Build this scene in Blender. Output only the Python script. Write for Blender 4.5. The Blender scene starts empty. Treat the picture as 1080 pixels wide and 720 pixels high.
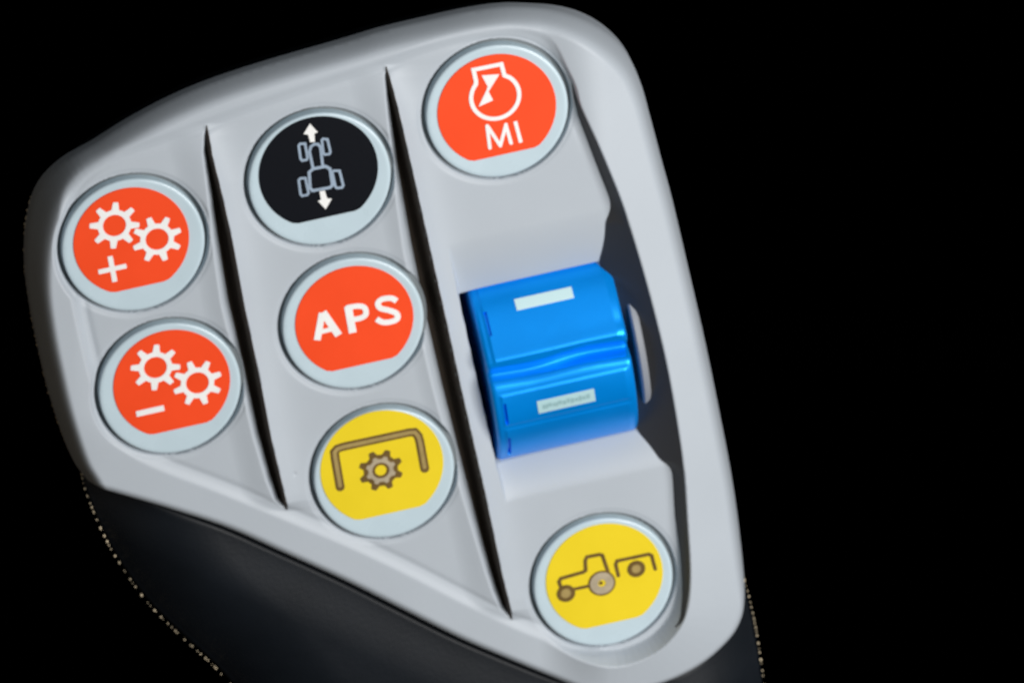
import bpy, bmesh, math, random
import numpy as np
from mathutils import Vector, Matrix

random.seed(4)
rng = np.random.default_rng(4)
S = 0.001                      # the code below works in millimetres
sc = bpy.context.scene
C = sc.collection

# ------------------------------------------------------------------ camera
# The joystick lies face up: the key panel is the plane z = 0 (mm), its long
# axis is +y.  The camera looks down on it from the upper left.
W, H = 1080.0, 720.0
LENS, SENSOR = 400.0, 36.0
DIST = 108.0 * LENS / SENSOR
TILT, AZ, ROLL = math.radians(27), math.radians(102), math.radians(12.6)
cdir = Vector((math.sin(TILT) * math.cos(AZ), math.sin(TILT) * math.sin(AZ), math.cos(TILT)))
cpos = cdir * DIST
fwd = -cdir
r0 = Vector((1, 0, 0)); r0 = (r0 - fwd * r0.dot(fwd)).normalized()   # where the panel's x axis appears
u0 = r0.cross(fwd).normalized()
ca, sa = math.cos(-ROLL), math.sin(-ROLL)
cr = r0 * ca + u0 * sa          # camera right
cu = -r0 * sa + u0 * ca         # camera up
TANX = SENSOR / 2 / LENS
PX = TANX / (W / 2)


def at(px, py, z=0.0):
    """the point of the plane z (mm) seen at a place of the photograph"""
    a, b = (px - W / 2) * PX, (H / 2 - py) * PX
    dx, dy, dz = (fwd[i] + cr[i] * a + cu[i] * b for i in range(3))
    t = (z - cpos.z) / dz
    return cpos.x + dx * t, cpos.y + dy * t


def to_px(x, y, z=0.0):
    dx, dy, dz = x - cpos.x, y - cpos.y, z - cpos.z
    f = dx * fwd.x + dy * fwd.y + dz * fwd.z
    a = (dx * cr.x + dy * cr.y + dz * cr.z) / f / PX + W / 2
    b = H / 2 - (dx * cu.x + dy * cu.y + dz * cu.z) / f / PX
    return a, b


# ------------------------------------------------------------------ materials
def mat(name, col, rough=0.5, spec=0.5, coat=0.0, bump=0.0, bscale=900.0, vary=0.0, vscale=60.0, metal=0.0):
    m = bpy.data.materials.new(name); m.use_nodes = True
    nt = m.node_tree; b = nt.nodes['Principled BSDF']
    b.inputs['Base Color'].default_value = (*col, 1)
    b.inputs['Roughness'].default_value = rough
    b.inputs['Specular IOR Level'].default_value = spec
    b.inputs['Metallic'].default_value = metal
    b.inputs['Coat Weight'].default_value = coat
    b.inputs['Coat Roughness'].default_value = 0.15
    tc = nt.nodes.new('ShaderNodeTexCoord')
    if bump:
        n = nt.nodes.new('ShaderNodeTexNoise'); n.inputs['Scale'].default_value = bscale
        n.inputs['Detail'].default_value = 4
        bp = nt.nodes.new('ShaderNodeBump'); bp.inputs['Strength'].default_value = bump
        bp.inputs['Distance'].default_value = 0.0002
        nt.links.new(tc.outputs['Object'], n.inputs['Vector'])
        nt.links.new(n.outputs['Fac'], bp.inputs['Height'])
        nt.links.new(bp.outputs['Normal'], b.inputs['Normal'])
    if vary:
        n = nt.nodes.new('ShaderNodeTexNoise'); n.inputs['Scale'].default_value = vscale
        n.inputs['Detail'].default_value = 5
        r = nt.nodes.new('ShaderNodeMapRange')
        r.inputs['From Min'].default_value = 0.3; r.inputs['From Max'].default_value = 0.7
        r.inputs['To Min'].default_value = 1 - vary; r.inputs['To Max'].default_value = 1 + vary
        mx = nt.nodes.new('ShaderNodeVectorMath'); mx.operation = 'SCALE'
        mx.inputs[0].default_value = col
        nt.links.new(tc.outputs['Object'], n.inputs['Vector'])
        nt.links.new(n.outputs['Fac'], r.inputs['Value'])
        nt.links.new(r.outputs['Result'], mx.inputs['Scale'])
        nt.links.new(mx.outputs['Vector'], b.inputs['Base Color'])
        r2 = nt.nodes.new('ShaderNodeMapRange')
        r2.inputs['To Min'].default_value = max(0.05, rough - 0.08); r2.inputs['To Max'].default_value = rough + 0.08
        nt.links.new(n.outputs['Fac'], r2.inputs['Value'])
        nt.links.new(r2.outputs['Result'], b.inputs['Roughness'])
    return m


M = dict(
    housing=mat('grey_plastic', (0.435, 0.478, 0.522), 0.48, 0.4, bump=0.04, bscale=2600, vary=0.02, vscale=90),
    grip=mat('black_rubber', (0.0055, 0.0078, 0.0112), 0.5, 0.28, bump=0.1, bscale=2200, vary=0.15, vscale=120),
    body=mat('button_plastic', (0.52, 0.64, 0.70), 0.28, 0.5, coat=0.25, vary=0.03, vscale=200),
    red=mat('red_film', (0.90, 0.072, 0.014), 0.45, 0.2, bump=0.05, bscale=3000, vary=0.03, vscale=150),
    yellow=mat('yellow_film', (0.82, 0.62, 0.016), 0.42, 0.3, bump=0.05, bscale=3000, vary=0.03, vscale=150),
    black=mat('black_film', (0.004, 0.005, 0.008), 0.4, 0.12, bump=0.05, bscale=3000),
    white=mat('white_print', (0.87, 0.87, 0.85), 0.5, 0.3, vary=0.03, vscale=700),
    paleblue=mat('pale_blue_print', (0.30, 0.38, 0.48), 0.5, 0.3, vary=0.08, vscale=700),
    brown=mat('brown_print', (0.14, 0.082, 0.018), 0.5, 0.3, vary=0.15, vscale=700),
    tan=mat('tan_print', (0.36, 0.26, 0.09), 0.5, 0.3, vary=0.12, vscale=900),
    stone=mat('grey_print', (0.42, 0.35, 0.24), 0.5, 0.3, vary=0.12, vscale=900),
    blue=mat('blue_plastic', (0.0, 0.31, 0.98), 0.32, 0.25, coat=0.0, vary=0.06, vscale=120, metal=0.42),
    mint=mat('pale_mint_mark', (0.62, 0.84, 0.86), 0.5, 0.3),
    dull=mat('dull_mint_mark', (0.42, 0.63, 0.66), 0.55, 0.3),
    smudge=mat('worn_print', (0.30, 0.48, 0.50), 0.5, 0.3),
    disc=mat('grey_flange_plastic', (0.27, 0.285, 0.31), 0.4, 0.4),
    dark=mat('dark_cavity_plastic', (0.01, 0.01, 0.011), 0.6, 0.3),
    fringe=mat('tan_fringe', (0.62, 0.52, 0.36), 0.8, 0.2, vary=0.5, vscale=500),  # colour of the beads that copy the cut-out fringe
    slot=mat('brown_groove_shade', (0.068, 0.053, 0.041), 0.65, 0.25, bump=0.1, bscale=1500),  # dark brown standing in for shade down in the divider grooves
    gap_shade=mat('grey_gap_shade', (0.17, 0.19, 0.20), 0.6, 0.3),  # grey that deepens the shade in the button gaps
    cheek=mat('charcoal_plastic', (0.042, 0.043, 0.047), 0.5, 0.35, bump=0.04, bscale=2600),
    cloth=mat('black_cloth', (0.0, 0.0, 0.0), 1.0, 0.0),
)

# ------------------------------------------------------------------ objects
ZB = -26.0                      # underside of the handle (mm)
root = bpy.data.objects.new('joystick', None); C.objects.link(root)
root.location = (0, 0, 0)
root['label'] = 'grey and black tractor joystick head with seven round buttons and a blue thumbwheel'
root['category'] = 'joystick'


def link(name, me, m, parent, loc=(0, 0, 0), base=(0, 0, 0), smooth=True, label=None):
    """loc: own origin in mm (world); base: the parent's origin in mm (world)"""
    o = bpy.data.objects.new(name, me); C.objects.link(o)
    o.parent = parent
    o.location = ((loc[0] - base[0]) * S, (loc[1] - base[1]) * S, (loc[2] - base[2]) * S)
    me.materials.append(m)
    me.polygons.foreach_set('use_smooth', [bool(smooth)] * len(me.polygons))
    if label: o['label'] = label
    return o


ROOT0 = (0, 0, ZB)


def bm_link(name, bm, m, parent, loc, base, smooth=False, label=None, bevel=0.0):
    bmesh.ops.recalc_face_normals(bm, faces=bm.faces[:])
    for v in bm.verts:
        v.co = Vector(((v.co.x - loc[0]) * S, (v.co.y - loc[1]) * S, (v.co.z - loc[2]) * S))
    me = bpy.data.meshes.new(name); bm.to_mesh(me); bm.free()
    o = link(name, me, m, parent, loc, base, smooth, label)
    if smooth == 'auto':
        me.set_sharp_from_angle(angle=math.radians(35))
    return o


# ------------------------------------------------------------------ curves, distances
def catmull(pts, n=6, closed=True):
    P = np.array(pts, float); N = len(P); out = []
    rngi = range(N) if closed else range(N - 1)
    for i in rngi:
        if closed:
            a, b, c, d = P[(i - 1) % N], P[i], P[(i + 1) % N], P[(i + 2) % N]
        else:
            a, b, c, d = P[max(i - 1, 0)], P[i], P[i + 1], P[min(i + 2, N - 1)]
        for k in range(n):
            t = k / n
            out.append(0.5 * ((2 * b) + (c - a) * t + (2 * a - 5 * b + 4 * c - d) * t * t + (3 * b - a - 3 * c + d) * t ** 3))
    if not closed: out.append(P[-1])
    return np.array(out)


def seg_dist(X, Y, poly, closed=True):
    d2 = np.full(X.shape, 1e9); n = len(poly)
    for i in range(n if closed else n - 1):
        ax, ay = poly[i]; bx, by = poly[(i + 1) % n]
        ex, ey = bx - ax, by - ay; l2 = ex * ex + ey * ey + 1e-12
        t = np.clip(((X - ax) * ex + (Y - ay) * ey) / l2, 0, 1)
        np.minimum(d2, (X - ax - t * ex) ** 2 + (Y - ay - t * ey) ** 2, out=d2)
    return np.sqrt(d2)


def inside(X, Y, poly):
    c = np.zeros(X.shape, bool); n = len(poly)
    for i in range(n):
        ax, ay = poly[i]; bx, by = poly[(i + 1) % n]
        if ay == by: continue
        c ^= ((ay > Y) != (by > Y)) & (X < (bx - ax) * (Y - ay) / (by - ay) + ax)
    return c


def sdf(X, Y, poly):
    d = seg_dist(X, Y, poly)
    return np.where(inside(X, Y, poly), d, -d)


def sm(a, b, x):
    t = np.clip((x - a) / (b - a), 0, 1)
    return t * t * (3 - 2 * t)


def roll(d, w, R):
    t = np.clip(d / w, 0, 1)
    return R * (1 - t) ** 2.1


def plan(pts):
    return [at(*p) for p in pts]


# outlines: places in the photograph and the height (mm) of that edge
OUTER = [(86, 497, -5), (69, 466, -6), (52, 416, -6), (40, 366, -6), (31, 320, -6), (26, 275, -6), (29, 232, -5.8),
         (42, 195, -5.0), (66, 167, -4.2), (100, 146, -3.6), (133, 127, -3.2), (173, 106, -3.1), (217, 87, -3.1), (277, 67, -3.1),
         (360, 43, -3.1), (400, 31, -3.1), (446, 20, -3.1), (492, 10, -3.1), (531, 5, -3.1), (571, 7, -3), (600, 14, -2.9),
         (625, 26, -2.8), (648, 44, -2.6), (666, 66, -2.4), (679, 95, -2.3), (689, 131, -2.2), (701, 177, -2.2),
         (711, 214, -2.2), (728, 287, -2.2), (746, 366, -2.2), (763, 449, -2.2), (775, 512, -2.2), (784, 575, -2)]
CUT = [(787, 615, -1.5), (784, 641, -1.0), (775, 664, -.8), (760, 682, -.6), (741, 698, -.4), (715, 712, -.3),
       (685, 722, -.3), (650, 727, -.3), (618, 725, -.3), (585, 715, -.3), (540, 697, -.3), (484, 673, -.3),
       (424, 643, -.3), (364, 613, -.3), (299, 583, -.4), (239, 556, -.5), (179, 535, -.8), (130, 519, -1.2), (104, 509, -2)]
HANDLE = [(789, 615, -3), (795, 640, -4), (800, 668, -5), (806, 715, -6), (815, 800, -7), (826, 900, -7), (815, 1000, -7),
          (740, 1060, -7), (620, 1050, -7), (510, 1000, -7), (420, 920, -7), (330, 825, -7), (239, 717, -6.5),
          (193, 673, -6.5), (156, 636, -6.5), (126, 594, -6.5), (106, 557, -6.5), (90, 517, -6.2)]
P_HOUSE = catmull(plan(OUTER + CUT), 5)
P_BODY = catmull(plan(OUTER + HANDLE), 5)

BUTTONS = {  # centre in the photograph
    'plus': (140.5, 257.5), 'minus': (179, 408.5), 'drive': (337, 188), 'aps': (372.3, 340),
    'engine': (524, 116.5), 'pto': (404.9, 498), 'tractor': (636, 612.5)}
ZT = 0.38                      # top of the buttons above the panel
BR, WR = 7.53, 7.93            # button radius, radius of its well
BC = {k: at(*v, 0.1) for k, v in BUTTONS.items()}

# ------------------------------------------------------------------ housing (one sculpted shell)
STEP = 0.11
xs = np.arange(P_HOUSE[:, 0].min() - 0.6, P_HOUSE[:, 0].max() + 0.6, STEP)
ys = np.arange(P_HOUSE[:, 1].min() - 0.6, P_HOUSE[:, 1].max() + 0.6, STEP)
X, Y = np.meshgrid(xs, ys)
PXx, PYy = to_px(X, Y, 0.0)

dH = sdf(X, Y, P_HOUSE)
dB = sdf(X, Y, P_BODY)

E_IN = [(550, 26), (580, 38), (598, 70), (611, 107), (629, 147), (652, 203), (670, 258), (688, 323), (703, 388),
        (717, 474), (722, 540), (725, 600), (720, 640), (703, 667), (680, 684), (648, 694)]
SOFT = [(610, 690), (575, 676), (540, 662), (484, 635), (424, 604), (364, 576), (300, 549), (230, 520), (165, 495), (132, 477),
        (110, 450), (97, 415), (84, 365), (72, 310), (63, 255), (62, 215), (76, 186), (110, 161), (187, 133), (267, 104),
        (333, 82), (400, 61), (460, 39), (515, 27)]
P_PANEL = catmull(plan(E_IN + SOFT), 4)
dP = sdf(X, Y, P_PANEL)

wR = sm(568, 640, PXx)                                     # 0 on the left rim, 1 on the tall right rim
left_ = (1 - sm(70, 150, PXx)) * sm(150, 240, PYy)
rim = 0.3 + 0.65 * (1 - sm(75, 140, PXx)) * sm(150, 300, PYy) * (1 - sm(430, 500, PYy)) + (1.8 - 0.28 * np.clip(-dP, 0, 7)) * wR

# dividers: a groove with a steep lipped right side, tapering to nothing at both ends
S1 = [(218, 130), (222, 160), (233, 205), (243, 250), (256, 320), (271, 390), (284, 458), (303, 537)]
S2 = [(407, 68), (417, 108), (434, 182), (452, 262), (470, 342), (485, 410), (508, 510), (527, 600), (540, 652)]
W1 = [(130, 0), (142, 4), (160, 7), (200, 11), (250, 16), (320, 18), (400, 16), (458, 14), (505, 12), (526, 9), (538, 0)]
W2 = [(68, 0), (80, 4), (106, 8), (182, 16), (262, 21), (342, 23), (410, 22), (510, 19), (580, 14), (622, 11), (640, 8), (653, 0)]


def divider(Sl, Wl, depth):
    a = np.array(Sl, float); b = np.array(Wl, float)
    s = (PXx - np.interp(PYy, a[:, 1], a[:, 0])) * 0.1
    w = np.interp(PYy, b[:, 0], b[:, 1]) * 0.1
    on = (PYy > b[0, 0]) & (PYy < b[-1, 0])
    ws = np.maximum(w, 0.05)
    u = (s + ws) / ws
    g = sm(-0.35, 0.55, u) * (1 - sm(-0.42, 0.06, s))
    g = np.where(on, g * depth * np.minimum(w / 1.2, 1.25), 0)
    lip = np.where(s > -0.45, np.exp(-np.clip(s - 0.15, 0, None) / 1.5), 0) * np.where(on, np.minimum(w / 1.0, 1), 0)
    lip *= sm(-0.42, 0.08, s)
    left = np.where(s <= 0, sm(-4.5, -0.4, s - 0 * s), 0) * np.where(on, np.minimum(w / 1.2, 1), 0)
    return s, g, lip, left


s1, g1, l1, f1 = divider(S1, W1, 2.0)
s2, g2, l2, f2 = divider(S2, W2, 2.1)
panel = 0.0 + 1.2 * l1 + 1.35 * l2 + 0.6 * f1 * (1 - sm(-0.1, 0.1, s1)) + 0.6 * f2 * (1 - sm(-0.1, 0.1, s2))

# pocket of the thumbwheel, in panel axes around the wheel
RC = at(590.5, 397, 1.5)
U, V = X - RC[0], Y - RC[1]
inp = sm(2.0, 2.25, s2)                                       # right of the lip of the second divider
HALF, HALT = 9.9, 10.5
top_f = np.clip((17.4 - V) / (17.4 - HALT), 0, 1)
bot_f = np.clip((V + 13.9) / (13.9 - HALF), 0, 1)
facet = np.minimum(top_f, bot_f)
drop = -2.0 * facet ** 1.6
drop = np.where(facet > 0, drop, 0)
inz = sm(-14.8, -12.8, V) * (1 - sm(15.5, 18.5, V))
wall = rim - (2.0 - 1.0 * inz) * np.clip(dP, 0, None)
hole = (sm(-HALF - 0.02, -HALF + 0.25, V) * (1 - sm(HALT - 0.25, HALT + 0.02, V)))
pocket = drop - 9.0 * hole
zf = panel + inp * pocket
sharp = np.maximum(zf, wall)
# inside the wheel slot the right wall ends at the wheel's end face
slot_r = 9.7
sharp = np.where((U > slot_r - 0.0), np.maximum(np.maximum(panel + inp * drop, wall), -2.6), sharp)
soft = rim + (zf - rim) * sm(0.0, 1.15, dP)
z = np.where(dP > 0, soft * (1 - wR) + sharp * wR, rim)
z = z - g1 - g2

# shallow crease that runs round the panel on the top and left rim
z -= 0.10 * np.exp(-((dP - 1.5) / 0.35) ** 2) * (1 - wR)

# button wells
for k, (bx, by) in BC.items():
    rr = np.hypot(X - bx, Y - by)
    seat = 0.02
    m_ = 1 - sm(WR + 0.2, WR + 0.7, rr)
    z = z * (1 - m_) + np.minimum(z, seat + 0.25 * (rr > 0)) * m_
    edge = 0.10 * np.exp(-((rr - WR - 0.30) / 0.22) ** 2)
    z -= edge
    z = np.where(rr < WR + 0.14, z - 2.4 * (1 - sm(WR - 0.14, WR + 0.14, rr)), z)

# small pit by the first divider
z -= 0.15 * np.exp(-(np.hypot(X - at(310, 498)[0], Y - at(310, 498)[1]) / 0.16) ** 2)

# outside edges
top_ = (1 - left_) * (1 - sm(560, 680, PXx)) * (1 - sm(200, 300, PYy))
RW_, RR_ = 1.9 + 0.1 * left_ - 0.2 * top_, 3.2 + 1.3 * left_ - 1.3 * top_
z -= roll(dB, RW_, RR_)
z -= 0.8 * np.clip(1 - dH / 1.0, 0, 1) ** 2
keep = dH > -0.05
idx = -np.ones(X.shape, int)
fk = keep[:-1, :-1] & keep[1:, :-1] & keep[:-1, 1:] & keep[1:, 1:]
used = np.zeros(X.shape, bool)
used[:-1, :-1] |= fk; used[1:, :-1] |= fk; used[:-1, 1:] |= fk; used[1:, 1:] |= fk
idx[used] = np.arange(used.sum())


def grid_mesh(name, co, quads):
    me = bpy.data.meshes.new(name)
    me.vertices.add(len(co)); me.vertices.foreach_set('co', (co * S).astype(np.float32).ravel())
    n = len(quads)
    me.loops.add(n * 4); me.loops.foreach_set('vertex_index', quads.astype(np.int32).ravel())
    me.polygons.add(n)
    me.polygons.foreach_set('loop_start', np.arange(0, n * 4, 4, dtype=np.int32))
    me.polygons.foreach_set('loop_total', np.full(n, 4, dtype=np.int32))
    me.update(calc_edges=True); me.validate()
    return me




def rim_edges(fmask, ind):
    """directed edges round the border of the kept cells"""
    pf = np.pad(fmask, 1); P_, Q_ = [], []
    for (dy, dx, e) in ((-1, 0, ((0, 0), (0, 1))), (1, 0, ((1, 1), (1, 0))), (0, -1, ((1, 0), (0, 0))), (0, 1, ((0, 1), (1, 1)))):
        nb = pf[1 + dy:1 + dy + fmask.shape[0], 1 + dx:1 + dx + fmask.shape[1]]
        jy, jx = np.nonzero(fmask & ~nb)
        P_.append(ind[jy + e[0][0], jx + e[0][1]]); Q_.append(ind[jy + e[1][0], jx + e[1][1]])
    return np.concatenate(P_), np.concatenate(Q_)


def snap(co, border, dist, xs_, ys_, mask, goal=0.0):
    """draw the border vertices onto the outline"""
    gy_, gx_ = np.gradient(dist, ys_, xs_)
    ln = np.sqrt(gx_ ** 2 + gy_ ** 2) + 1e-9
    mv = (goal - dist)
    sx, sy = (gx_ / ln * mv)[mask], (gy_ / ln * mv)[mask]
    co[border, 0] += sx[border]; co[border, 1] += sy[border]


co = np.stack([X[used], Y[used], z[used]], 1)
a, b, c, d = idx[:-1, :-1][fk], idx[:-1, 1:][fk], idx[1:, 1:][fk], idx[1:, :-1][fk]
ep, eq = rim_edges(fk, idx)
bord = np.unique(np.concatenate([ep, eq]))
snap(co, bord, dH, xs, ys, used)
hb, bb = dH[used][bord], dB[used][bord]
rw_, rr_ = RW_[used][bord], RR_[used][bord]
co[bord, 2] += roll(bb, rw_, rr_) - roll(np.maximum(bb - hb, 0), rw_, rr_) + 0.8 * np.clip(1 - hb, 0, 1) ** 2 - 0.8
zb_ = np.minimum(co[bord, 2], -1.0)
skirts = []
nv = len(co); base_id = -np.ones(nv, int)
quads = [np.stack([a, b, c, d], 1)]
prev = np.arange(nv)
deep = -3.6 - 3.0 * np.maximum(left_, 0.8 * (1 - top_))[used][bord]
for lev in (0.35, 1.0):                                        # side wall down to the body
    low = co[bord].copy(); low[:, 2] = low[:, 2] * (1 - lev) + deep * lev
    cur = -np.ones(nv, int); cur[bord] = len(co) + np.arange(len(bord))
    co = np.concatenate([co, low])
    quads.append(np.stack([eq, ep, ep, eq], 1) * 0 + np.stack([prev[eq], prev[ep], cur[ep], cur[eq]], 1))
    prev = cur
link('housing', grid_mesh('housing', co, np.concatenate(quads)), M['housing'], root, base=ROOT0)


def bil(F, x, y):
    """a field of the housing grid read between its points"""
    fx = np.clip((np.asarray(x) - xs[0]) / STEP, 0, len(xs) - 1.001); fy = np.clip((np.asarray(y) - ys[0]) / STEP, 0, len(ys) - 1.001)
    ix, iy = fx.astype(int), fy.astype(int); tx, ty = fx - ix, fy - iy
    return (F[iy, ix] * (1 - tx) * (1 - ty) + F[iy, ix + 1] * tx * (1 - ty) + F[iy + 1, ix] * (1 - tx) * ty + F[iy + 1, ix + 1] * tx * ty)


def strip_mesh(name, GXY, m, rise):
    """a thin layer laid on the housing: rows of points across the strip"""
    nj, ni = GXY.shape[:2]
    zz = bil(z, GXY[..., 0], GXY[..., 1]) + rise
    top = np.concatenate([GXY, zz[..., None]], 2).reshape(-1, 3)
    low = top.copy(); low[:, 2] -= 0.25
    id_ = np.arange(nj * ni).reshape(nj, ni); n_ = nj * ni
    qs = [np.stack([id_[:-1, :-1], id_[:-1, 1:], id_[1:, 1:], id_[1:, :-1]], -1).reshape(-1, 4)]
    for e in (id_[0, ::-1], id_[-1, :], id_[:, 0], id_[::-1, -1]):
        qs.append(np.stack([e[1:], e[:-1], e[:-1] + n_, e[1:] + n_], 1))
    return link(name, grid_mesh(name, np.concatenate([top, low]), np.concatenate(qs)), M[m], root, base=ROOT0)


def groove_shade_strip(Sl, Wl):  # dark strip put in a groove to paint its shade
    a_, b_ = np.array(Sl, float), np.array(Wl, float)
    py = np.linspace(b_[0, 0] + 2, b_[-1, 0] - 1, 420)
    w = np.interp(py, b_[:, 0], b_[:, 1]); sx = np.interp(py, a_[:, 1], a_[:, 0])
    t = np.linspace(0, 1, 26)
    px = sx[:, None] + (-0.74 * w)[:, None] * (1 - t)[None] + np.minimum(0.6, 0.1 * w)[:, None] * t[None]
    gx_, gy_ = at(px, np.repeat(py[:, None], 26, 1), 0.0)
    strip_mesh('groove_shade_strip', np.stack([gx_, gy_], 2), 'slot', 0.09)


groove_shade_strip(S1, W1)
groove_shade_strip(S2, W2)

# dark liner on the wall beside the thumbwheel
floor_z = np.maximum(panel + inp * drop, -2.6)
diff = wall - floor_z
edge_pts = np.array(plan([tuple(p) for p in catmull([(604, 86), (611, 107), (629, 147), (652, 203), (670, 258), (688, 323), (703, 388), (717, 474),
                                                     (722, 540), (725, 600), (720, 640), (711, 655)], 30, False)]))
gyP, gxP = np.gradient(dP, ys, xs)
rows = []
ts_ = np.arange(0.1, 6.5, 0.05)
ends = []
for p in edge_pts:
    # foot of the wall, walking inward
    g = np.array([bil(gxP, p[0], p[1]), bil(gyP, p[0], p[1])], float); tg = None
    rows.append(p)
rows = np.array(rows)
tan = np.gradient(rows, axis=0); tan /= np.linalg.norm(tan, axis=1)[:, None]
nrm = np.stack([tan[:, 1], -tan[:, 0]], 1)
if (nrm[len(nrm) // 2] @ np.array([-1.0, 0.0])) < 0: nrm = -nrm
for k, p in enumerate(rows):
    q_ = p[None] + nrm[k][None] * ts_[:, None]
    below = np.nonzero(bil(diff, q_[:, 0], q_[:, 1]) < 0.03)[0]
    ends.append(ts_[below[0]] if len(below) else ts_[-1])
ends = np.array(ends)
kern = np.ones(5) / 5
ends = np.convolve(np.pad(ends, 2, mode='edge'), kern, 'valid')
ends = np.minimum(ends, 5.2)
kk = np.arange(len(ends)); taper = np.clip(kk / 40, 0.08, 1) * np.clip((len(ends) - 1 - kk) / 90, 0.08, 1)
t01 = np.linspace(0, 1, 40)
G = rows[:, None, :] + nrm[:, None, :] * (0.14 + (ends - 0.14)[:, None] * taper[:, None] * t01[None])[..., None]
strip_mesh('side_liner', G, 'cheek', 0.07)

# ------------------------------------------------------------------ grip (black body under the housing, closed below)
st = 0.2
gx = np.arange(P_BODY[:, 0].min() - 1, P_BODY[:, 0].max() + 1, st)
gy = np.arange(P_BODY[:, 1].min() - 1, P_BODY[:, 1].max() + 1, st)
GX, GY = np.meshgrid(gx, gy)
gB, gH = sdf(GX, GY, P_BODY), sdf(GX, GY, P_HOUSE)
gB = gB - 3.2 * sm(-1.5, 0.8, gH)
gz = -1.3 - roll(gB, 11.0, 6.0) - 0.6 * sm(2, 16, -gH)
gz -= 0.6 * sm(-7.0, -0.6, gH) + 1.5 * sm(-1.0, -0.1, gH)                             # gap along the housing
gz = np.where(gH > -0.2, np.minimum(gz, -6.5 - 3.5 * sm(0, 2, gH)), gz)
hole_g = sm(-0.2, 0.6, 10.5 - np.abs(GX - RC[0])) * sm(-0.2, 0.6, 12 - np.abs(GY - RC[1]))
gz = gz - 8 * hole_g
gbot = -8.0 - (abs(ZB) - 8.0) * np.sqrt(np.clip(1 - (1 - np.clip(gB / 20.0, 0, 1)) ** 2, 0, 1))
gk = gB > 0.12
gf = gk[:-1, :-1] & gk[1:, :-1] & gk[:-1, 1:] & gk[1:, 1:]
gu = np.zeros(GX.shape, bool)
gu[:-1, :-1] |= gf; gu[1:, :-1] |= gf; gu[:-1, 1:] |= gf; gu[1:, 1:] |= gf
gi = -np.ones(GX.shape, int); n0 = int(gu.sum()); gi[gu] = np.arange(n0)
co = np.concatenate([np.stack([GX[gu], GY[gu], gz[gu]], 1), np.stack([GX[gu], GY[gu], gbot[gu]], 1)])
a, b, c, d = gi[:-1, :-1][gf], gi[:-1, 1:][gf], gi[1:, 1:][gf], gi[1:, :-1][gf]
q = [np.stack([a, b, c, d], 1), np.stack([d, c, b, a], 1) + n0]
ep, eq = rim_edges(gf, gi)
bord = np.unique(np.concatenate([ep, eq]))
snap(co, bord, gB, gx, gy, gu, 0.1); co[n0 + bord, :2] = co[bord, :2]
q.append(np.stack([eq, ep, ep + n0, eq + n0], 1))
link('grip', grid_mesh('grip', co, np.concatenate(q)), M['grip'], root, base=ROOT0)


# ------------------------------------------------------------------ flat print: ribbons, plates, rings (in panel millimetres)
_lift = [0.0]


def lift():
    _lift[0] = (_lift[0] + 0.003) % 0.03
    return _lift[0]


def prism(bm, loop, z0, z1):
    lo = [bm.verts.new((x, y, z0)) for x, y in loop]; hi = [bm.verts.new((x, y, z1)) for x, y in loop]
    bm.faces.new(hi); bm.faces.new(lo[::-1]); n = len(loop)
    for i in range(n): bm.faces.new((lo[i], lo[(i + 1) % n], hi[(i + 1) % n], hi[i]))


def ring(bm, out, inn, z0, z1):
    n = len(out); L = []
    for pts, zz in ((out, z0), (out, z1), (inn, z1), (inn, z0)):
        L.append([bm.verts.new((x, y, zz)) for x, y in pts])
    for k in range(4):
        A, B = L[k], L[(k + 1) % 4]
        for i in range(n): bm.faces.new((A[i], A[(i + 1) % n], B[(i + 1) % n], B[i]))


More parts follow.
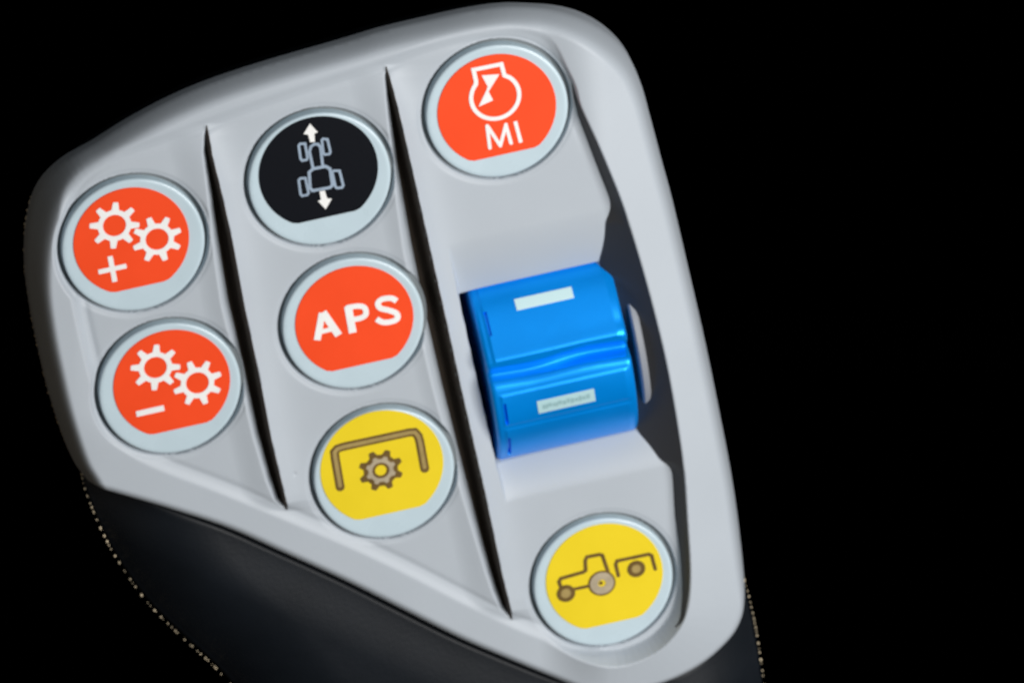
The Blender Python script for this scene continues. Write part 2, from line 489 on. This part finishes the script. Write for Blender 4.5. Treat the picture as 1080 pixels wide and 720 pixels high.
def ribbon(bm, pts, w, z0, z1, closed=False, caps=True):
    P = [Vector(p) for p in pts]; n = len(P); L, R = [], []
    z1 = z1 + lift()
    for i in range(n):
        if closed: t1, t2 = (P[i] - P[i - 1]).normalized(), (P[(i + 1) % n] - P[i]).normalized()
        else:
            t1 = (P[i] - P[i - 1]).normalized() if i else (P[1] - P[0]).normalized()
            t2 = (P[i + 1] - P[i]).normalized() if i < n - 1 else t1
        n1, n2 = Vector((-t1.y, t1.x)), Vector((-t2.y, t2.x))
        mm = (n1 + n2); mm = mm.normalized() if mm.length > 1e-6 else n1
        k = w / 2 / max(0.5, mm.dot(n1))
        L.append(P[i] + mm * k); R.append(P[i] - mm * k)
    if closed:
        ring(bm, L, R, z0, z1)
    else:
        if caps:                                              # rounded ends
            def cap(c, t):
                nn = Vector((-t.y, t.x))
                return [c + nn * (w / 2 * math.cos(a)) + t * (w / 2 * math.sin(a)) for a in (math.pi / 6 * j for j in range(1, 6))]
            e = cap(P[-1], (P[-1] - P[-2]).normalized()); s = cap(P[0], (P[0] - P[1]).normalized())
        else: e, s = [], []
        # strip of quads rather than one big ngon keeps concave bends clean
        va, vb = [], []
        top = {}
        lo_l = [bm.verts.new((*p, z0)) for p in L]; lo_r = [bm.verts.new((*p, z0)) for p in R]
        hi_l = [bm.verts.new((*p, z1)) for p in L]; hi_r = [bm.verts.new((*p, z1)) for p in R]
        for i in range(n - 1):
            bm.faces.new((hi_l[i], hi_r[i], hi_r[i + 1], hi_l[i + 1]))
            bm.faces.new((lo_l[i + 1], lo_r[i + 1], lo_r[i], lo_l[i]))
            bm.faces.new((lo_l[i], hi_l[i], hi_l[i + 1], lo_l[i + 1]))
            bm.faces.new((lo_r[i + 1], hi_r[i + 1], hi_r[i], lo_r[i]))
        for (pts_, hl, hr, ll, lr) in ((e, hi_l[-1], hi_r[-1], lo_l[-1], lo_r[-1]), (s, hi_r[0], hi_l[0], lo_r[0], lo_l[0])):
            hv = [bm.verts.new((*p, z1)) for p in pts_]; lv = [bm.verts.new((*p, z0)) for p in pts_]
            H_, L_ = [hl] + hv + [hr], [ll] + lv + [lr]
            if pts_:
                bm.faces.new(H_); bm.faces.new(L_[::-1])
            for i in range(len(H_) - 1): bm.faces.new((L_[i], L_[i + 1], H_[i + 1], H_[i]))


def circ(c, r, n=40, a0=0.0):
    return [(c[0] + r * math.cos(a0 + 2 * math.pi * k / n), c[1] + r * math.sin(a0 + 2 * math.pi * k / n)) for k in range(n)]


def gear_outline(c, r_out, r_in, teeth, a0, frac=0.46, taper=0.58):
    pts = []
    for k in range(teeth):
        m0 = a0 + 2 * math.pi * k / teeth; hw = math.pi / teeth * frac
        for (aa, r) in ((-hw * 1.25, r_in), (-hw * taper, r_out), (0, r_out * 1.005), (hw * taper, r_out), (hw * 1.25, r_in), (math.pi / teeth, r_in)):
            pts.append((c[0] + r * math.cos(m0 + aa), c[1] + r * math.sin(m0 + aa)))
    return pts


PZ = ZT + 0.05                 # top of the icon plates
Z0, Z1 = PZ - 0.02, PZ + 0.035


def A(pts):                   # photograph places -> points of the icon plane
    return [at(x, y, PZ) for x, y in pts]


def zoomed(ox, oy, k):
    return lambda pts: A([(ox + x / k, oy + y / k) for x, y in pts])


PLATES = {  # radius (mm), centre and middle of the straight edge in the photograph
    'plus': (6.1, 138.5, 254.3, 147, 302.5), 'minus': (6.2, 181.2, 404.5, 190, 451.5), 'drive': (6.3, 336, 181.2, 346.7, 228.5),
    'aps': (6.3, 373.8, 338.2, 381.5, 384.5), 'engine': (6.3, 524, 115.8, 533, 162.5), 'pto': (6.6, 402.8, 492.3, 413.5, 543),
    'tractor': (6.35, 637.5, 608.5, 648, 660)}


def button(kind, film, label):
    rp, p1, p2, p3, p4 = PLATES[kind]
    bx, by = BC[kind]; loc = (bx, by, 0)
    bm = bmesh.new()
    prof = [(BR, -2.6), (BR, ZT - 0.22), (BR - 0.03, ZT - 0.1), (BR - 0.1, ZT - 0.03), (BR - 0.2, ZT), (BR - 0.5, ZT),
            (6.75, ZT - 0.04), (0, ZT - 0.04)]
    n = 96; rings = []
    for r, zz in prof[:-1]:
        rings.append([bm.verts.new((bx + r * math.cos(2 * math.pi * k / n), by + r * math.sin(2 * math.pi * k / n), zz)) for k in range(n)])
    for A_, B_ in zip(rings, rings[1:]):
        for k in range(n): bm.faces.new((A_[k], A_[(k + 1) % n], B_[(k + 1) % n], B_[k]))
    bm.faces.new(rings[-1]); bm.faces.new(rings[0][::-1])
    o = bm_link('push_button', bm, M['body'], root, loc, ROOT0, smooth='auto', label=label)
    bm = bmesh.new()
    ring(bm, circ((bx, by), WR + 0.12, 96), circ((bx, by), BR - 0.06, 96), -1.3, -0.8)  # ring added in the gap to paint it darker all round
    bm_link('gap_shade_ring', bm, M['gap_shade'], o, loc, loc)
    cx, cy = at(p1, p2, PZ); chop = max(-5.55, at(p3, p4, PZ)[1] - cy)
    # round plate with the lower part cut off straight, its corners eased
    a_c = math.acos(chop / rp) if False else math.asin(chop / rp)
    pts = []
    N = 90
    for k in range(N + 1):
        t = (a_c + 0.05) + (math.pi - 2 * a_c - 0.10) * k / N
        pts.append((rp * math.cos(t), rp * math.sin(t)))
    xe = rp * math.cos(a_c) - 0.32
    pts.append((-xe, chop)); pts.append((xe, chop))
    bm = bmesh.new(); prism(bm, [(cx + x, cy + y) for x, y in pts], ZT - 0.12, PZ)
    bm_link('icon_plate', bm, M[film], o, loc, loc)
    return o, loc


def pic(name, o, loc, m, build):
    bm = bmesh.new(); build(bm)
    return bm_link(name, bm, M[m], o, loc, loc)


def gear(bm, c, a0, ro=2.62, ri=1.78, hole=1.22):
    g = gear_outline(c, ro, ri, 8, a0)
    inner = []
    for p in g:
        a_ = math.atan2(p[1] - c[1], p[0] - c[0]); inner.append((c[0] + hole * math.cos(a_), c[1] + hole * math.sin(a_)))
    ring(bm, g, inner, Z0, Z1 + lift())


# --- two gears and a plus / a minus
Z_ = zoomed(0, 150, 3.272)
o, loc = button('plus', 'red', 'red button with two white gears and a plus sign')
ga, gb, pl = Z_([(395, 287), (542, 334), (388, 437)])
pic('gear_symbol', o, loc, 'white', lambda bm: gear(bm, ga, math.pi / 2 - 0.22))
pic('gear_symbol', o, loc, 'white', lambda bm: gear(bm, gb, math.pi / 2 - 0.22 + math.pi / 8))


def plus(bm):
    x, y = pl; a_, w = 1.5, 0.27
    prism(bm, [(x - a_, y - w), (x - w, y - w), (x - w, y - a_), (x + w, y - a_), (x + w, y - w), (x + a_, y - w),
               (x + a_, y + w), (x + w, y + w), (x + w, y + a_), (x - w, y + a_), (x - w, y + w), (x - a_, y + w)], Z0, Z1)


pic('plus_sign', o, loc, 'white', plus)
Z_ = zoomed(60, 320, 3.272)
o, loc = button('minus', 'red', 'red button with two white gears and a minus sign')
ga2, gb2, mi = Z_([(340, 220), (485, 273), (322, 370)])
pic('gear_symbol', o, loc, 'white', lambda bm: gear(bm, ga2, math.pi / 2 - 0.22))
pic('gear_symbol', o, loc, 'white', lambda bm: gear(bm, gb2, math.pi / 2 - 0.22 + math.pi / 8))
pic('minus_sign', o, loc, 'white', lambda bm: ribbon(bm, [(mi[0] - 1.5, mi[1]), (mi[0] + 1.5, mi[1])], 0.66, Z0, Z1, caps=False))

# --- black button: tractor seen from above between two arrows
Z_ = zoomed(290, 110, 6.0)
o, loc = button('drive', 'black', 'black button with a tractor seen from above between two arrows')


def arrow(bm, pts, w):
    m_x = sum(p[0] for p in pts) / len(pts); m_y = sum(p[1] for p in pts) / len(pts)
    h = Z_([(m_x + (x - m_x) * 0.88, m_y + (y - m_y) * 0.94) for x, y in pts])
    prism(bm, h, Z0, Z1)


pic('arrow_symbol', o, loc, 'white', lambda bm: arrow(bm, [(220, 118), (276, 176), (252, 186), (256, 240), (222, 244), (206, 192), (174, 188)], 0))
pic('arrow_symbol', o, loc, 'white', lambda bm: arrow(bm, [(322, 668), (266, 612), (288, 604), (278, 548), (316, 542), (332, 594), (366, 598)], 0))


def tractor_top(bm):
    w = 0.30
    ribbon(bm, Z_([(240, 400), (218, 300), (226, 268), (248, 252), (272, 252), (288, 272), (302, 388)]), w, Z0, Z1)
    ribbon(bm, Z_([(216, 430), (240, 408), (320, 392), (348, 408), (364, 510), (348, 526), (238, 546), (222, 530)]), w * 1.1, Z0, Z1, closed=True)


def wheel_box(p):
    return lambda bm: ribbon(bm, Z_(p), 0.27, Z0, Z1, closed=True)


pic('tractor_symbol', o, loc, 'paleblue', tractor_top)
for p in ([(150, 262), (158, 250), (190, 248), (206, 338), (200, 350), (172, 356), (162, 344)],
          [(296, 226), (304, 218), (332, 222), (350, 300), (344, 314), (314, 318), (306, 308)],
          [(150, 480), (160, 468), (192, 466), (212, 560), (204, 572), (172, 578), (162, 568)],
          [(362, 430), (372, 420), (408, 420), (432, 514), (424, 526), (392, 530), (382, 520)]):
    pic('wheel_symbol', o, loc, 'paleblue', wheel_box(p))

# --- APS
Z_ = zoomed(315, 290, 8.0)
o, loc = button('aps', 'red', 'red button lettered APS in white')


def letter_a(bm):
    ribbon(bm, Z_([(156, 548), (198, 318)]), 0.72, Z0, Z1, caps=False)
    ribbon(bm, Z_([(204, 312), (338, 506)]), 0.80, Z0, Z1, caps=False)
    ribbon(bm, Z_([(185, 478), (290, 452)]), 0.52, Z0, Z1, caps=False)


def letter_p(bm):
    ribbon(bm, Z_([(416, 262), (456, 486)]), 0.82, Z0, Z1, caps=False)
    ribbon(bm, [tuple(p) for p in catmull(Z_([(400, 276), (500, 260), (556, 276), (566, 330), (520, 362), (440, 376)]), 5, False)], 0.60, Z0, Z1, caps=False)


def letter_s(bm):
    ribbon(bm, [tuple(p) for p in catmull(Z_([(826, 218), (780, 194), (706, 202), (668, 236), (690, 278), (760, 296), (824, 322), (832, 366), (780, 392), (710, 396), (656, 370)]), 5, False)], 0.62, Z0, Z1, caps=False)


for f in (letter_a, letter_p, letter_s): pic('letter', o, loc, 'white', f)

# --- engine and MI
Z_ = zoomed(470, 50, 6.0)
o, loc = button('engine', 'red', 'red button with an engine hourglass symbol and the letters MI')


def engine(bm):
    c = Z_([(313, 310)])[0]; w = 0.45; r = 2.55
    arc = []
    a_a, a_b = math.radians(134), math.radians(44)
    for k in range(41):
        t = a_a + (2 * math.pi - (a_a - a_b)) * k / 40
        arc.append((c[0] + r * math.cos(t), c[1] + r * math.sin(t)))
    pts = arc + Z_([(372, 178), (352, 106), (176, 142), (192, 214)])
    ribbon(bm, pts, w, Z0, Z1, closed=True)


def hourglass(bm):
    prism(bm, Z_([(228, 178), (340, 170), (290, 250), (272, 280), (300, 335), (208, 376), (258, 272), (266, 248)]), Z0, Z1)


pic('engine_symbol', o, loc, 'white', engine)
pic('hourglass_symbol', o, loc, 'white', hourglass)
def letter_m(bm):
    for p in ([(280, 636), (262, 496)], [(266, 500), (346, 622)], [(346, 622), (382, 488)], [(380, 488), (414, 606)]):
        ribbon(bm, Z_(p), 0.38, Z0, Z1)


pic('letter', o, loc, 'white', letter_m)
pic('letter', o, loc, 'white', lambda bm: ribbon(bm, Z_([(440, 468), (476, 602)]), 0.40, Z0, Z1, caps=False))

# --- yellow: bracket over a gear
Z_ = zoomed(335, 440, 7.2)
o, loc = button('pto', 'yellow', 'yellow button with a brown gear under a bracket')
brk = Z_([(172, 528), (134, 310), (128, 262), (150, 236), (190, 222), (690, 114), (736, 110), (764, 140), (776, 180), (814, 388)])
pic('bracket_symbol', o, loc, 'brown', lambda bm: ribbon(bm, brk, 0.95, Z0, Z1))


def shrink(p, k):
    q = [Vector(v) for v in p]
    q[0] = q[0] + (q[1] - q[0]).normalized() * k; q[-1] = q[-1] + (q[-2] - q[-1]).normalized() * k
    return [tuple(v) for v in q]


pic('bracket_filling', o, loc, 'tan', lambda bm: ribbon(bm, shrink(brk, 0.2), 0.42, Z1, Z1 + 0.035))
gc = Z_([(480, 400)])[0]


def gear_b(bm):
    g = gear_outline(gc, 2.38, 1.84, 8, math.pi / 2 + 0.30, 0.52)
    inner = [(gc[0] + 0.62 * math.cos(math.atan2(y - gc[1], x - gc[0])), gc[1] + 0.62 * math.sin(math.atan2(y - gc[1], x - gc[0]))) for x, y in g]
    ring(bm, g, inner, Z0, Z1)


pic('gear_symbol', o, loc, 'brown', gear_b)


def gear_fill(bm):
    g = gear_outline(gc, 1.62, 1.34, 8, math.pi / 2 + 0.30, 0.5)
    inner = [(gc[0] + 0.92 * math.cos(math.atan2(y - gc[1], x - gc[0])), gc[1] + 0.92 * math.sin(math.atan2(y - gc[1], x - gc[0]))) for x, y in g]
    ring(bm, g, inner, Z1, Z1 + 0.03)


pic('gear_filling', o, loc, 'stone', gear_fill)

# --- yellow: tractor with an implement
Z_ = zoomed(570, 570, 7.714)
o, loc = button('tractor', 'yellow', 'yellow button with a brown tractor pulling an implement')


def tractor_side(bm):
    ribbon(bm, Z_([(166, 372), (150, 330), (168, 304), (350, 252), (368, 238), (364, 160), (378, 130), (478, 110), (504, 116), (556, 268)]), 0.40, Z0, Z1)
    ribbon(bm, Z_([(270, 392), (410, 362)]), 0.36, Z0, Z1)


pic('tractor_symbol', o, loc, 'brown', tractor_side)


def wheel_ring(cp, ro, ri):
    c = Z_([cp])[0]
    return lambda bm: ring(bm, circ(c, ro), circ(c, ri), Z0, Z1 + 0.02 + lift())


pic('wheel_symbol', o, loc, 'stone', wheel_ring((500, 342), 1.29, 0.42))
pic('wheel_outline', o, loc, 'brown', wheel_ring((500, 342), 1.48, 1.30))
pic('wheel_hub', o, loc, 'brown', lambda bm: prism(bm, circ(Z_([(492, 342)])[0], 0.22), Z0, Z1))
pic('wheel_symbol', o, loc, 'brown', wheel_ring((208, 425), 1.0, 0.56))
pic('wheel_filling', o, loc, 'tan', lambda bm: prism(bm, circ(Z_([(208, 425)])[0], 0.56), Z0, Z1))
pic('implement_symbol', o, loc, 'brown', lambda bm: ribbon(bm, Z_([(634, 282), (612, 190), (624, 162), (880, 108), (904, 118), (934, 228)]), 0.40, Z0, Z1))
pic('wheel_symbol', o, loc, 'brown', wheel_ring((780, 226), 0.98, 0.5))
pic('wheel_filling', o, loc, 'tan', lambda bm: prism(bm, circ(Z_([(780, 226)])[0], 0.5), Z0, Z1))

# ------------------------------------------------------------------ thumbwheel
RW, AXZ = 11.8, -8.6           # radius, height of the axle
HW = 7.65                      # half width


def wheel_r(u, t):
    """radius at the place u along the axle and the angle t from straight up"""
    v = RW * math.sin(t)
    r = RW
    if math.cos(t) > 0:
        notch = 0.95 + 0.25 * math.tanh((u - 0.5) / 2.5)
        r -= 1.3 * notch * math.exp(-((v - 2.3 - 0.13 * math.sin(u * 0.6)) / 0.75) ** 2)
        r += 0.30 * math.exp(-((v - 3.95) / 0.9) ** 2)
        for (a_, b_) in ((3.7, 10.3), (-3.7, 0.1), (-9.6, -4.3)):
            e = min(v - a_, b_ - v, (u + 6.6) * 1.0 + 0.15, 6.9 - u)
            if min(v - a_, b_ - v) > -0.35:
                r += 0.10 * max(0.0, min(1.0, (e + 0.12) / 0.24))
    else:
        r += 0.2 * (math.sin(t * 11) > 0)
    if abs(u + 6.5) < 0.16 and any(a_ < v < b_ for a_, b_ in ((6.4, 8.4), (-3.5, -0.9), (-8.6, -5.6))) and math.cos(t) > 0:
        r -= 0.4                                             # short slots near the left end
    k = max(0.0, abs(u) - (HW - 0.5)) / 0.5                  # eased ends
    return r - 0.45 * (1 - math.sqrt(max(0.0, 1 - k * k)))


NU, NT = 70, 420
us = [-HW, -HW + 0.02, -HW + 0.08, -HW + 0.18, -HW + 0.32] + list(np.linspace(-HW + 0.5, HW - 0.5, NU)) + [HW - 0.32, HW - 0.18, HW - 0.08, HW - 0.02, HW]
# finer angles over the visible side
ts = np.concatenate([np.linspace(-1.3, 1.3, 330, endpoint=False), np.linspace(1.3, 2 * math.pi - 1.3, 90, endpoint=False)])
bm = bmesh.new(); L = []
wloc = (RC[0], RC[1], AXZ)
us = sorted(us + [-6.68, -6.65, -6.5, -6.35, -6.32])
for u in us:
    L.append([bm.verts.new((RC[0] + u, RC[1] + wheel_r(u, t) * math.sin(t), AXZ + wheel_r(u, t) * math.cos(t))) for t in ts])
for P_, Q_ in zip(L, L[1:]):
    n = len(ts)
    for k in range(n): bm.faces.new((P_[k], P_[(k + 1) % n], Q_[(k + 1) % n], Q_[k]))
bm.faces.new(L[0]); bm.faces.new(L[-1][::-1])
wheel = bm_link('thumbwheel', bm, M['blue'], root, wloc, ROOT0, smooth='auto', label='ribbed blue thumbwheel with two pale marks')


def patch(name, m, u0, u1, v0, v1, h=0.05, tilt=0.0):
    bm = bmesh.new(); g = []
    for i in range(13):
        row = []
        for j in range(5):
            u = u0 + (u1 - u0) * i / 12; v = v0 + (v1 - v0) * j / 4 + tilt * (u - (u0 + u1) / 2)
            t = math.asin(v / RW); r = wheel_r(min(max(u, -6), 6), t)
            row.append([bm.verts.new((RC[0] + u, RC[1] + (r + k) * math.sin(t), AXZ + (r + k) * math.cos(t))) for k in (-0.1, h)])
        g.append(row)
    for i in range(12):
        for j in range(4):
            bm.faces.new([g[i][j][1], g[i + 1][j][1], g[i + 1][j + 1][1], g[i][j + 1][1]])
            bm.faces.new([g[i][j + 1][0], g[i + 1][j + 1][0], g[i + 1][j][0], g[i][j][0]])
    for i in range(12):
        for j in (0, 4): bm.faces.new([g[i][j][0], g[i + 1][j][0], g[i + 1][j][1], g[i][j][1]])
    for j in range(4):
        for i in (0, 12): bm.faces.new([g[i][j][0], g[i][j + 1][0], g[i][j + 1][1], g[i][j][1]])
    return bm_link(name, bm, M[m], wheel, wloc, wloc, smooth=False)


patch('wheel_mark', 'mint', -3.15, 3.05, 7.95, 8.85)
patch('wheel_mark', 'dull', -3.05, 3.15, -2.95, -1.35)


def scribble():
    bm = bmesh.new(); x = -2.5
    while x < 2.4:
        w = random.uniform(0.25, 0.5)
        for (a_, b_) in ((x, x + w * 0.8),):
            for (v0, v1) in ((-2.4 + random.uniform(-.1, .1), -1.95 + random.uniform(-.1, .12)),):
                pts = []
                for (u, v) in ((a_, v0), (b_, v0), (b_, v1), (a_, v1)):
                    t = math.asin(v / RW); r = wheel_r(u, t) + 0.09
                    pts.append(bm.verts.new((RC[0] + u, RC[1] + r * math.sin(t), AXZ + r * math.cos(t))))
                bm.faces.new(pts)
        x += w
    return bm_link('worn_lettering', bm, M['smudge'], wheel, wloc, wloc)


scribble()
# flange disc beside the wheel, half sunk in the right wall
bm = bmesh.new()
fr, fu0, fu1 = 10.25, HW + 0.9, HW + 1.8
prof = [(0, fu0), (fr - 0.25, fu0), (fr, fu0 + 0.2), (fr, fu1 - 0.2), (fr - 0.25, fu1), (0, fu1)]
rings = []
for r, u in prof[1:-1]:
    rings.append([bm.verts.new((RC[0] + u, RC[1] + r * math.sin(2 * math.pi * k / 120), AXZ + r * math.cos(2 * math.pi * k / 120))) for k in range(120)])
for P_, Q_ in zip(rings, rings[1:]):
    for k in range(120): bm.faces.new((P_[k], P_[(k + 1) % 120], Q_[(k + 1) % 120], Q_[k]))
bm.faces.new(rings[0][::-1]); bm.faces.new(rings[-1])
bm_link('wheel_flange', bm, M['disc'], root, wloc, ROOT0, smooth='auto')

# ------------------------------------------------------------------ tan beads added along the body edge to copy its cut-out fringe
bm = bmesh.new()
path = []
N = len(P_BODY)
acc = 0.0
for i in range(N):
    p, q_ = P_BODY[i], P_BODY[(i + 1) % N]
    seg = math.hypot(*(q_ - p)); t = -acc
    while t < seg:
        if t >= 0: path.append(p + (q_ - p) * (t / seg))
        t += random.uniform(0.45, 1.1)
    acc = seg - t if False else 0.0
for p in path:
    if random.random() < 0.1: continue
    sx_, sy_ = to_px(p[0], p[1], -6.7)
    if sy_ < 205 or (sx_ > 500 and sy_ < 600): continue
    r = random.uniform(0.06, 0.15)
    mtx = Matrix.Translation((p[0], p[1], -6.7 + random.uniform(-.12, .12))) @ Matrix.Diagonal((r, r * random.uniform(.8, 1.5), r, 1))
    bmesh.ops.create_icosphere(bm, subdivisions=1, radius=1.0, matrix=mtx)
bm_link('edge_fringe', bm, M['fringe'], root, (0, 0, 0), ROOT0, smooth=True)

# ------------------------------------------------------------------ surface below and lights
root.location = (0, 0, ZB * S)
bm = bmesh.new()
vs = [bm.verts.new((x, y, (ZB - 0.6) * S)) for x, y in ((-2, -2), (2, -2), (2, 2), (-2, 2))]
bm.faces.new(vs)
me = bpy.data.meshes.new('backdrop'); bm.to_mesh(me); bm.free(); me.materials.append(M['cloth'])
bd = bpy.data.objects.new('backdrop', me); C.objects.link(bd); bd['kind'] = 'structure'


def lamp(name, pos, target, size, power, col, sy=None):
    l = bpy.data.lights.new(name, 'AREA'); l.energy = power; l.color = col
    l.shape = 'RECTANGLE'; l.size = size * S; l.size_y = (sy or size) * S
    o = bpy.data.objects.new(name, l); C.objects.link(o)
    o.location = Vector(pos) * S
    o.rotation_euler = (Vector(target) - Vector(pos)).to_track_quat('-Z', 'Y').to_euler()
    return o


lamp('key_softbox', (170, 35, 300), (0, 0, 0), 210, 1.62, (1.0, 0.985, 0.97))
lamp('fill_softbox', (40, 330, 260), (0, 0, 0), 260, 0.16, (0.9, 0.96, 1.0))

lamp('left_fill', (-330, -40, 120), (0, 0, 0), 160, 0.055, (1.0, 0.82, 0.62))  # added warm fill that lifts the dark left side

w = bpy.data.worlds.new('World'); sc.world = w; w.use_nodes = True
w.node_tree.nodes['Background'].inputs['Color'].default_value = (0, 0, 0, 1)
w.node_tree.nodes['Background'].inputs['Strength'].default_value = 0.0

cam = bpy.data.cameras.new('camera'); cam.lens = LENS; cam.sensor_width = SENSOR; cam.sensor_fit = 'HORIZONTAL'
cam.clip_start = 0.01; cam.clip_end = 20
co_ = bpy.data.objects.new('camera', cam); C.objects.link(co_)
rot = Matrix((cr, cu, cdir)).transposed()
co_.matrix_world = Matrix.Translation(cpos * S) @ rot.to_4x4()
sc.camera = co_
cam.dof.use_dof = True
cam.dof.focus_distance = (DIST - 100.0) * S
cam.dof.aperture_fstop = 120.0

sc.view_settings.view_transform = 'Standard'; sc.view_settings.look = 'None'
sc.view_settings.exposure = 0; sc.view_settings.gamma = 1
sc.cycles.use_denoising = True
